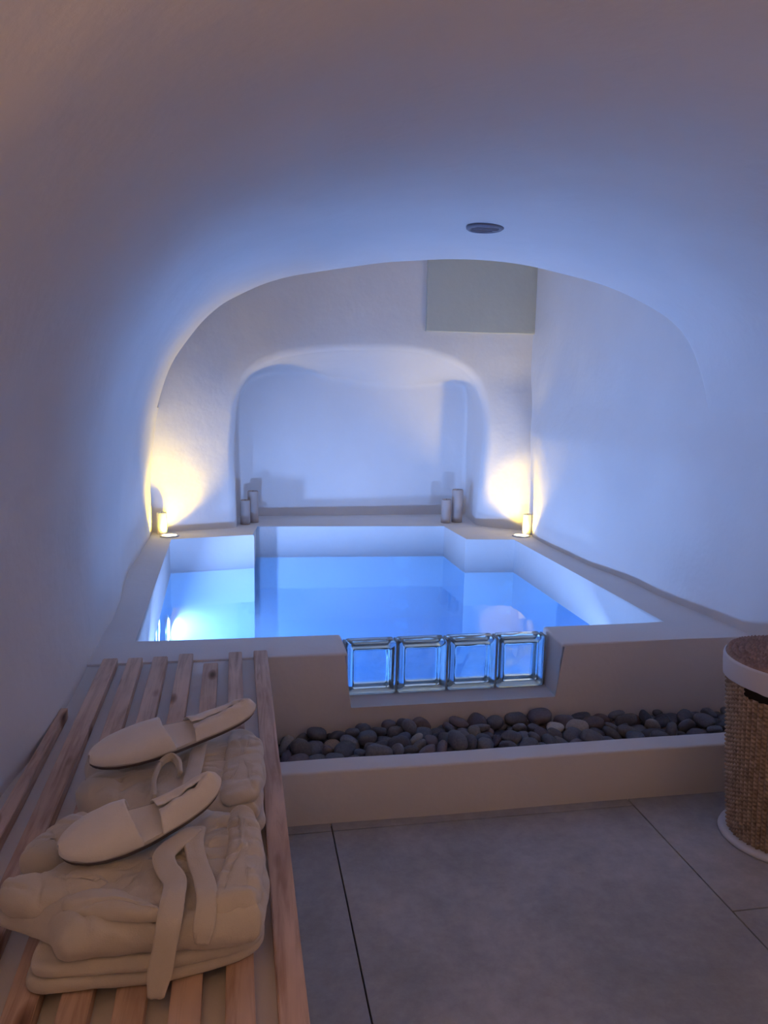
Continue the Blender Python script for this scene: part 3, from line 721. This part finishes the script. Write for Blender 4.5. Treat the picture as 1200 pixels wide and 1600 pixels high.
# ------------------------------------------------------------------ cloth helpers
def pillow(name, outline, z0, z1, m, parent, seed=0, amp=.006, wr=None, n=150, er=None, topfun=None, drop=None):
    P = spline([(x, y, 0) for x, y in outline], n, closed=True)
    area = sum(P[i].x * P[(i + 1) % n].y - P[(i + 1) % n].x * P[i].y for i in range(n)); sg = 1 if area > 0 else -1
    nr = []
    for i in range(n):
        t_ = (P[(i + 2) % n] - P[i - 2]).normalized(); nr.append(Vector((t_.y, -t_.x, 0)) * sg)
    H = z1 - z0; r = er or H / 2; c = sum(P, Vector()) / n; rows = []
    for a in range(0, 13):
        th = -PI / 2 + PI * a / 12; ins = r * (1 - math.cos(th)) ; zz = z0 + H / 2 + H / 2 * math.sin(th)
        rows.append([Vector((p.x, p.y, zz)) - k_ * ins for p, k_ in zip(P, nr)])
    topr = rows[-1]; botr = rows[0]
    for f in [.06, .12, .19, .27, .36, .46, .56, .66, .76, .86, .94]:
        rows.append([Vector((p.x + (c.x - p.x) * f, p.y + (c.y - p.y) * f, z1 + .004 * math.sin(f * PI / 2))) for p in topr])
    b = bmesh.new(); _, V = grid_bm(rows, closed_u=True, bm=b)
    b.faces.new(V[-1]); b.faces.new(V[0][::-1])
    for row in V:
        for v in row:
            p = v.co.copy(); k_ = (p.z - z0) / H
            if topfun: p.z = z0 + (p.z - z0) * topfun(p.x, p.y)
            d = Vector((nz3(p, 9, seed), nz3(p, 9, seed + 31), nz3(p, 9, seed + 57))) * amp + Vector((nz3(p, 24, seed), nz3(p, 24, seed + 3), nz3(p, 24, seed + 7))) * amp * .5 - Vector((0, 0, 1)) * amp * (.8 * (1 - min(1, abs(nz3((p.x * .45 + .2 * p.y, p.y, 0), 24, seed + 9)) * 6)) + .5 * (1 - min(1, abs(nz3((p.x, p.y * .5, 0), 17, seed + 19)) * 7)))
            d.z *= min(1, max(0, k_ * 1.5)); 
            if wr: d.z += wr(p) * min(1, max(0, k_))
            v.co = p + d
            if v.co.z < z0: v.co.z = z0
            if drop: v.co = drop(v.co)
    return obj(name, b, m, parent)
def ribbon(name, path, width, thick, m, parent, seed=0, n=60, wdir=None, taper=None):
    P = spline(path, n); rows = []
    for i, p in enumerate(P):
        t_ = (P[min(i + 1, n - 1)] - P[max(i - 1, 0)]).normalized()
        wd = Vector(wdir) if wdir is not None else Vector((1, 0, 0)); wd = (wd - t_ * wd.dot(t_)).normalized(); nn = t_.cross(wd).normalized()
        if nn.z < -.2: nn = -nn
        wl = width * (taper(i / (n - 1)) if taper else 1) * (1 + .08 * noise.noise(Vector((i * .12, seed, 0)))); ring = []
        for a in range(20):
            th = 2 * PI * a / 20; cu = math.copysign(abs(math.cos(th)) ** .6, math.cos(th)); su = math.copysign(abs(math.sin(th)) ** .8, math.sin(th))
            wob = .0035 * noise.noise(Vector((cu * 1.7 + seed, i * .13, seed)))
            ring.append(p + wd * cu * wl / 2 + nn * (su * thick / 2 + wob))
        rows.append(ring)
    b = bmesh.new(); _, V = grid_bm(rows, closed_u=True, bm=b); b.faces.new(V[0]); b.faces.new(V[-1][::-1]); return obj(name, b, m, parent)

# ------------------------------------------------------------------ front folded bathrobe
ROBE_Z = .502
r1 = thing('folded_bathrobe', 'cream terry bathrobe folded nearer the camera, its belt end hanging over the front', 'bathrobe', (-.17, 1.35, ROBE_Z))
pillow('lower_fold', [(-.350, 1.200), (-.24, 1.187), (-.10, 1.190), (.018, 1.232), (.034, 1.30), (.030, 1.42), (.015, 1.50), (-.10, 1.535), (-.30, 1.52), (-.345, 1.42), (-.345, 1.30)], .502, .533, M_TERRY, r1, 3, .004)
pillow('middle_fold', [(-.338, 1.200), (-.24, 1.184), (-.10, 1.184), (.018, 1.212), (.034, 1.30), (.030, 1.42), (.015, 1.50), (-.10, 1.535), (-.33, 1.52), (-.36, 1.42), (-.345, 1.28)], .530, .562, M_TERRY, r1, 9, .005)
def top1(x, y):
    s_ = 1 + .22 * max(0, min(1, (x + .02) / .05)) * .5; s_ -= .25 * max(0, min(1, (-.33 - x) / .08)); return s_
def wr1(p):
    w_ = max(0, min(1, (p.x + .07) / .05)); v_ = .004 * math.sin((p.y + .25 * p.x) * 70 + 4 * nz3(p, 7, 2)) * w_
    # diagonal crease across the body, groove along the left wing
    d1 = (p.y - (1.215 - .55 * (p.x + .27))) / .010
    if -.28 < p.x < -.14: v_ += .006 * math.tanh(-d1) * min(1, (p.x + .28) * 25) * min(1, (-.14 - p.x) * 25)
    d2 = (p.y - (1.365 + .35 * (p.x + .40))) / .016
    if p.x < -.24: v_ -= .018 * math.exp(-d2 * d2) * min(1, (-.24 - p.x) * 14)
    return v_
pillow('body', [(-.290, 1.180), (-.208, 1.176), (-.086, 1.174), (.006, 1.176), (.034, 1.195), (.036, 1.307), (.031, 1.43), (.015, 1.495), (-.048, 1.525), (-.20, 1.535), (-.345, 1.51), (-.39, 1.452), (-.412, 1.392), (-.405, 1.345), (-.418, 1.300), (-.385, 1.262), (-.33, 1.225)],
       .556, .632, M_TERRY, r1, 1, .010, wr1, n=240, topfun=top1)
pillow('rolled_edge', [(-.055, 1.205), (-.01, 1.188), (.028, 1.205), (.036, 1.31), (.032, 1.43), (.012, 1.49), (-.025, 1.485), (-.035, 1.35)], .606, .650, M_TERRY, r1, 5, .006, lambda p: .0022 * math.sin((p.y + .3 * p.x) * 85 + 4 * nz3(p, 9)), n=160)
pillow('sleeve_fold', [(-.412, 1.392), (-.395, 1.452), (-.35, 1.515), (-.27, 1.535), (-.20, 1.50), (-.24, 1.45), (-.30, 1.415), (-.345, 1.385), (-.385, 1.372)], .585, .650, M_TERRY, r1, 41, .008, n=140)
pillow('corner_fold', [(-.418, 1.300), (-.412, 1.335), (-.36, 1.352), (-.29, 1.340), (-.235, 1.30), (-.27, 1.262), (-.34, 1.250), (-.392, 1.268)], .585, .640, M_TERRY, r1, 47, .007, n=140)
pillow('lapel', [(-.275, 1.215), (-.19, 1.19), (-.135, 1.185), (-.15, 1.215), (-.19, 1.245), (-.22, 1.262), (-.27, 1.262), (-.30, 1.24)], .618, .642, M_TERRY, r1, 14, .005)
tp = lambda t_: 1.0 if t_ < .9 else 1.0 - (t_ - .9) * 3.2
ribbon('belt', [(-.095, 1.400, .652), (-.118, 1.365, .656), (-.142, 1.325, .655), (-.135, 1.285, .652), (-.118, 1.250, .650), (-.118, 1.205, .648), (-.122, 1.170, .628), (-.130, 1.158, .585), (-.138, 1.155, .545), (-.143, 1.153, .512)], .040, .011, M_TERRY, r1, 2, wdir=(1, 0, .05), taper=tp)
ribbon('belt', [(-.090, 1.41, .650), (-.092, 1.36, .652), (-.083, 1.30, .651), (-.068, 1.245, .648), (-.062, 1.20, .642), (-.066, 1.172, .618), (-.070, 1.166, .59)], .036, .009, M_TERRY, r1, 7, wdir=(1, 0, 0), taper=tp)

# ------------------------------------------------------------------ rear folded bathrobe
r2 = thing('folded_bathrobe', 'cream terry bathrobe folded behind the first, farther along the slatted bench', 'bathrobe', (-.17, 1.76, ROBE_Z))
pillow('lower_fold', [(-.335, 1.64), (-.15, 1.60), (.03, 1.60), (.045, 1.70), (.045, 1.84), (.02, 1.93), (-.15, 1.94), (-.35, 1.92), (-.355, 1.78)], .502, .535, M_TERRY, r2, 23, .004)
def wr2(p):
    w_ = max(0, min(1, (p.x + .09) / .06)); return .006 * math.sin(p.y * 100 + 3 * nz3(p, 7, 4)) * w_ - .010 * math.exp(-((p.x + .27) / .012) ** 2)
pillow('body', [(-.345, 1.655), (-.27, 1.61), (-.15, 1.585), (.0, 1.58), (.040, 1.60), (.050, 1.72), (.048, 1.86), (.02, 1.925), (-.05, 1.95), (-.22, 1.95), (-.36, 1.93), (-.385, 1.86), (-.365, 1.78), (-.375, 1.72)], .530, .608, M_TERRY, r2, 27, .009, wr2, n=220)
pillow('rolled_edge', [(-.05, 1.60), (0, 1.585), (.038, 1.61), (.048, 1.73), (.045, 1.86), (.015, 1.915), (-.03, 1.90), (-.045, 1.75)], .585, .622, M_TERRY, r2, 35, .006, lambda p: .0025 * math.sin((p.y + .2 * p.x) * 90 + 4 * nz3(p, 9)), n=160)
ribbon('belt', [(-.105, 1.86, .618), (-.108, 1.78, .620), (-.112, 1.70, .620), (-.118, 1.62, .618), (-.12, 1.585, .600)], .036, .010, M_TERRY, r2, 12, wdir=(1, 0, 0))
ribbon('belt_loop', [(-.190, 1.60, .612), (-.196, 1.66, .622), (-.188, 1.715, .632), (-.165, 1.735, .638), (-.148, 1.715, .632), (-.142, 1.68, .622)], .020, .010, M_TERRY, r2, 15, wdir=(.3, .3, 1))

# ------------------------------------------------------------------ slippers
def slipper(name, label, toe, heel, roll, bend, flat, seed):
    toe = Vector(toe); heel = Vector(heel); L = (heel - toe).length; X = (heel - toe).normalized()
    Yv = Vector((0, 0, 1)).cross(X).normalized(); Zv = X.cross(Yv)
    Rm = Matrix.Rotation(roll, 3, X); Yv = Rm @ Yv; Zv = Rm @ Zv
    HW = [(0, .0), (.015, .014), (.05, .027), (.12, .040), (.22, .048), (.34, .049), (.48, .044), (.62, .037), (.76, .033), (.87, .029), (.94, .022), (.98, .012), (1, 0)]
    hw = lambda t_: [a[1] + (b_[1] - a[1]) * (t_ - a[0]) / (b_[0] - a[0]) for a, b_ in zip(HW, HW[1:]) if a[0] <= t_ <= b_[0]][0]
    zc = lambda t_: bend * (max(0, t_ - .35) / .65) ** 2 - bend * .5 * t_ + .004 * math.sin(t_ * 5)
    W = lambda t_, v, h: toe + X * (t_ * L) + Yv * v + Zv * (zc(t_) + h)
    root = thing(name, label, 'slipper', tuple(toe), 'white terry hotel slippers')
    def slab(nm, h0, h1, sc_, m, mid=None):
        ts = [0.0] + [.5 - .5 * math.cos(PI * i / 44) for i in range(1, 44)] + [1.0]; ring = [(t_, -1) for t_ in ts] + [(t_, 1) for t_ in ts[-2:0:-1]]
        e = (1 - sc_) * .05
        def pt(t_, s_, h, k_): return W(.5 + (t_ - .5) * k_, s_ * hw(t_) * k_, h)
        hm = (h0 + h1) / 2
        rows = [[pt(t_, s_, h0, sc_ * .0) for t_, s_ in ring]]
        rows = []
        for k_ in (.5, .8, .975): rows.append([pt(t_, s_, h0, sc_ * k_) for t_, s_ in ring])
        rows.append([pt(t_, s_, h0 * .8 + h1 * .2, sc_ * .997) for t_, s_ in ring]); rows.append([pt(t_, s_, h0 * .2 + h1 * .8, sc_ * .997) for t_, s_ in ring])
        for k_ in (.97, .8, .5): rows.append([pt(t_, s_, h1, sc_ * k_) for t_, s_ in ring])
        b = bmesh.new(); _, V = grid_bm(rows, closed_u=True, bm=b)
        for R_ in (V[0], V[-1]):
            nn = len(ring); half = (nn) // 2
            for i in range(half):
                a1, a2, a3, a4 = R_[i], R_[i + 1], R_[(nn - i - 1) % nn], R_[(nn - i) % nn]
                q = []
                for x_ in (a1, a2, a3, a4):
                    if x_ not in q: q.append(x_)
                if len(q) > 2:
                    try: b.faces.new(q)
                    except ValueError: pass
        o = obj(nm, b, m, root); sharp(o, 50); return o
    slab('sole', -.014, -.002, 1.0, M_SOLE); slab('insole', -.003, .004, .965, M_SLIP)
    # toe upper: closed shell over the front half
    rows = []; NT = 30
    for i in range(NT + 1):
        f = i / NT; r = []
        for j in range(25):
            th = PI * j / 24; te = .455 - .045 * math.sin(th); t_ = .004 + (te - .004) * (f ** 1.4)
            hgt = (.012 + .040 * (t_ / .48) ** .8) * flat
            side = math.cos(th); v_ = math.copysign(abs(side) ** .8, side) * hw(t_) * 1.03
            h = .002 + hgt * (math.sin(th) ** .75) + .003 * nz3((t_ * 5, side * 2, 0), 1.5, seed)
            r.append(W(t_, v_, h))
        rows.append(r)
    b = bmesh.new(); _, V = grid_bm(rows, bm=b); bmesh.ops.remove_doubles(b, verts=b.verts, dist=1e-5)
    o = obj('upper', b, M_SLIP, root); md = o.modifiers.new('s', 'SOLIDIFY'); md.thickness = .0045; md.offset = 1; md2 = o.modifiers.new('b', 'SUBSURF'); md2.levels = 1; md2.render_levels = 1
    # heel counter: low wall round the heel, folded inward
    rows = []; us = [i / 60 for i in range(61)]
    for k_ in range(13):
        v = k_ / 12; r = []
        for u in us:
            s_ = -1 if u < .5 else 1; a = abs(u - .5) * 2          # a=1 at the ends, 0 at the heel tip
            t_ = 1 - .43 * a ** 1.3; t_ = min(t_, .9995)
            hmax = .046 * (1 - .35 * a) * flat
            inn = .97 * v ** 1.25 * (1 - .04 * a)
            h = .002 + hmax * .8 * math.sin(min(1, v * 1.05) * PI * .62) + .009 * nz3((u * 7, v * 2, 0), 1.6, seed + 4) * v
            ww = hw(t_) * 1.03 * (1 - inn)
            tt = t_ - (.10 * v * (1 - a)) + .02 * v * a
            r.append(W(tt, s_ * ww, h))
        rows.append(r)
    b = bmesh.new(); _, V = grid_bm(rows, bm=b); o = obj('heel_counter', b, M_SLIP, root); md = o.modifiers.new('s', 'SOLIDIFY'); md.thickness = .004; md.offset = 1
    md2 = o.modifiers.new('b', 'SUBSURF'); md2.levels = 1; md2.render_levels = 1
    # binding round the joint of sole and upper
    path = [W(t_, s_ * hw(t_) * 1.0, .000) for t_, s_ in [(x_, -1) for x_ in [0, .02, .06, .13, .22, .34, .48, .62, .76, .87, .94, .98, 1]] + [(x_, 1) for x_ in [.98, .94, .87, .76, .62, .48, .34, .22, .13, .06, .02]]]
    P = spline(path, 160, closed=True); rows = []
    for i, p in enumerate(P):
        t_ = (P[(i + 1) % 160] - P[i - 1]).normalized(); a_ = t_.cross(Zv).normalized()
        rows.append([p + a_ * .0028 * math.cos(2 * PI * q / 8) + Zv * .0032 * math.sin(2 * PI * q / 8) for q in range(8)])
    b, _ = grid_bm(rows, closed_u=True, closed_v=True); obj('binding', b, M_PIPE, root)
    return root
slipper('slipper', 'white terry slipper lying on the nearer bathrobe, heel raised', (-.325, 1.342, .664), (-.045, 1.452, .700), math.radians(16), .066, 1.0, 3)
slipper('slipper', 'white terry slipper lying on the farther bathrobe, heel over its right edge', (-.342, 1.712, .652), (.030, 1.885, .678), math.radians(16), .034, .9, 9)

# ------------------------------------------------------------------ laundry hamper
HX, HY = 1.805, 2.14
hm = thing('laundry_hamper', 'round woven seagrass laundry hamper with lid at the right edge by the stone trough', 'hamper', (HX, HY, 0))
obj('base_plate', lathe_bm([(0, .0), (.186, 0), (.189, .006), (.186, .014), (.172, .018), (0, .018)], (HX, HY, 0), 64), M_PLATE, hm)
NA, NH = 640, 176
def hr(z): return .150 + (.200 - .150) * (z / .56) ** .8
b = bmesh.new(); rows = []
for iz in range(NH + 1):
    z = .018 + (.578 - .018) * iz / NH; r = []
    for ia in range(NA):
        a = 2 * PI * ia / NA; col = a / (2 * PI) * 66; rowp = z / .0150
        # twisted vertical strands with over and under rows
        cj = abs(math.sin(PI * col)); rr = hr(z) + .0075 * cj ** .75 + .0046 * math.sin(2 * PI * rowp + 2.2 * (col % 1) + PI * (int(col) % 2)) * cj + .0015 * nz3((a * 4, z * 9, 0), 1.1, 3)
        r.append((HX + rr * math.cos(a), HY + rr * math.sin(a), z))
    rows.append(r)
_, V = grid_bm(rows, closed_u=True, bm=b); b.faces.new(V[0][::-1])
# grip hole below the rim on the side seen from the bench
kill = []
for f in b.faces:
    c = f.calc_center_median(); a = math.degrees(math.atan2(c.y - HY, c.x - HX)) % 360
    if len(f.verts) == 4 and .535 < c.z < .566 and 188 < a < 222: kill.append(f)
bmesh.ops.delete(b, geom=kill, context='FACES')
obj('woven_body', b, M_WICK, hm)
obj('shade_lining', lathe_bm([(.130, .03), (.178, .50), (.180, .57), (.0, .57)], (HX, HY, 0), 48), M_INSIDE_SHADE, hm)  # dark inner shell that paints the shade behind the grip hole
rows = []
for z, dr in ((.566, .002), (.568, .006), (.572, .007), (.60, .009), (.632, .010), (.640, .008), (.641, .003)):
    r = []
    for ia in range(160):
        a = 2 * PI * ia / 160; rr = .212 + dr + .0015 * nz3((math.cos(a) * 3, math.sin(a) * 3, z * 8), 1.3, 2); dz = -.010 * max(0, nz3((math.cos(a) * 2, math.sin(a) * 2, 0), 1.5, 5)) if z < .58 else 0
        r.append((HX + rr * math.cos(a), HY + rr * math.sin(a), z + dz))
    rows.append(r)
b, V = grid_bm(rows, closed_u=True); obj('cloth_rim', b, M_LINER, hm)
rows = []; nrg = 11
for iz in range(0, 11 * 10 + 1):
    f = iz / (11 * 10); r0 = .216 * (1 - f) + .001; r = []
    zb = .640 + .026 * (1 - (r0 / .216) ** 2)
    for ia in range(288):
        a = 2 * PI * ia / 288; dz = .0095 * abs(math.sin(PI * f * nrg)) ** .8 + .0040 * math.sin(a * max(6, int(math.ceil(r0 * nrg / .216) * 8)) + 4 * math.floor(f * nrg)) * abs(math.sin(PI * f * nrg))
        r.append((HX + r0 * math.cos(a), HY + r0 * math.sin(a), zb + dz))
    rows.append(r)
b, V = grid_bm(rows, closed_u=True); b.faces.new(V[-1]); obj('lid', b, M_WICKL, hm)

# ------------------------------------------------------------------ uplights and candles
def uplight(x, y, lab):
    r = thing('recessed_uplight', lab, 'light', (x, y, ZC), 'round uplights let into the pool deck')
    obj('trim_ring', lathe_bm([(.064, 0), (.064, .006), (.058, .009), (.050, .008), (.050, 0)], (x, y, ZC + .0005), 48), M_METAL, r)
    obj('lens', lathe_bm([(.049, 0), (.049, .005), (.03, .0065), (0, .007)], (x, y, ZC + .0005), 40), M_UPL, r)
    light('uplight_lamp', 'SPOT', (x, y, ZC + .012), UPL_WATT, UPL_COLOR, .03, (PI - math.radians(14), math.radians(-16 if x < 1 else 16), 0), spot_size=math.radians(138), spot_blend=.6)
uplight(-.478, 5.275, 'round glowing uplight in the deck at the left back corner of the pool')
uplight(1.958, 5.095, 'round glowing uplight in the deck at the right back corner of the pool')
def candle(x, y, r_, h, lab, grp, z=ZC):
    t_ = thing('pillar_candle', lab, 'candle', (x, y, z), grp)
    b = lathe_bm([(r_, 0), (r_ * 1.01, .004), (r_, h * .5), (r_ * 1.0, h - .006), (r_ * .93, h), (r_ * .78, h - .002), (r_ * .6, h - .007), (0, h - .009)], (x, y, z + .001), 40)
    obj('wax', b, M_WAX if 'uplight' in lab else M_WAX_SHADED, t_)
    obj('wick', lathe_bm([(.0012, 0), (.001, .014), (0, .015)], (x, y, z + h - .008), 8), M_WICKT, t_)
candle(-.532, 5.352, .033, .150, 'lit-up slim candle behind the left corner uplight', 'candles by the corner uplights')
candle(2.018, 5.150, .031, .148, 'lit-up slim candle behind the right corner uplight', 'candles by the corner uplights')
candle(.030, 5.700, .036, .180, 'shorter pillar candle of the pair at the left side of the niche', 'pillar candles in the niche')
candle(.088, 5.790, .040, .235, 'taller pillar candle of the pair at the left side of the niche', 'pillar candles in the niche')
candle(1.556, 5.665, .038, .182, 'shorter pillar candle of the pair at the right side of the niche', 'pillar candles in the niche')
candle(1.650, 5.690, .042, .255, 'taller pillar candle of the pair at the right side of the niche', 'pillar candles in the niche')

# ------------------------------------------------------------------ access panel high on the far wall, ceiling vent
bb = bmesh.new(); fr_ = []
for z in (1.905, 1.909, 2.0, 2.15, 2.3, 2.45, 2.60): fr_.append([(x, wy(x, z) - .034 + (.004 if x in (1.321, 2.16) or z == 1.905 else 0), z) for x in (1.321, 1.325, 1.5, 1.72, 1.80, 1.9, 2.0, 2.08, 2.155, 2.16)])
bk_ = [[(x, y + .07, z) for x, y, z in r] for r in fr_]
_, Vf = grid_bm(fr_, bm=bb); _, Vk = grid_bm(bk_, bm=bb)
pr = lambda V_: V_[0][:-1] + [r[-1] for r in V_[:-1]] + V_[-1][:0:-1] + [r[0] for r in V_[:0:-1]]
p1, p2 = pr(Vf), pr(Vk)
for i in range(len(p1)): bb.faces.new([p1[i], p1[(i + 1) % len(p1)], p2[(i + 1) % len(p2)], p2[i]])
pn = obj('access_panel', bb, M_PANEL, WALL_FAR); pn['label'] = 'square greenish grey panel high on the far wall above the niche'; sharp(pn, 40)
vx, vy = 1.035, 3.30; vz = max(shell(i, vy).z for i in range(len(S)) if abs(S[i][0] - vx) < .02)
vt = thing('ceiling_vent', 'small round grey grille in the vaulted ceiling above the pool front', 'vent', (vx, vy, vz - .004))
obj('rim', lathe_bm([(.062, .0), (.062, -.010), (.072, -.012), (.080, -.006), (.081, .004)], (vx, vy, vz - .003), 48), M_VENT, vt)
obj('backing', lathe_bm([(0, 0), (.063, 0), (.063, .002), (0, .002)], (vx, vy, vz - .004), 32), M_VENTD, vt)
for q in range(4):
    yy = vy - .042 + .028 * q; hw_ = math.sqrt(.061 ** 2 - (yy - vy) ** 2)
    obj('louvre', box_bm((vx - hw_, yy - .006, vz - .012), (vx + hw_, yy + .006, vz - .008), .001), M_VENT, vt)
# lamps behind the photographer: left sconce and bulb; right-hand pair added as fill
sco = thing('wall_sconce', 'brass bowl sconce on the left wall beside the photographer', 'lamp', (-.45, .05, 1.45))
obj('bowl', lathe_bm([(.0, 0), (.03, .002), (.06, .018), (.075, .05), (.073, .05), (.056, .02), (.0, .006)], (-.36, .05, 1.46), 32), M_BRASS, sco)
obj('arm', box_bm((-.50, .04, 1.463), (-.36, .06, 1.475), .003), M_BRASS, sco)
sco = thing('wall_sconce', 'added brass bowl sconce on the right wall, warming the ceiling', 'lamp', (2.05, .05, 1.45))
obj('bowl', lathe_bm([(.0, 0), (.03, .002), (.06, .018), (.075, .05), (.073, .05), (.056, .02), (.0, .006)], (1.95, .05, 1.46), 32), M_BRASS, sco)
obj('arm', box_bm((1.95, .04, 1.463), (2.10, .06, 1.475), .003), M_BRASS, sco)
for x, y, z, lab in ((-.30, -.9, 1.75, 'bare hanging bulb on the left behind the photographer'), (1.5, -1.2, 1.75, 'added bare hanging bulb on the right, fill light for the room')):
    hb = thing('hanging_bulb', lab, 'lamp', (x, y, z))
    obj('cord', lathe_bm([(.003, .15), (.003, .45)], (x, y, z), 8), M_SOLE, hb)
    obj('socket', lathe_bm([(.0, .155), (.018, .15), (.02, .125), (.0, .124)], (x, y, z), 20), M_BRASS, hb)
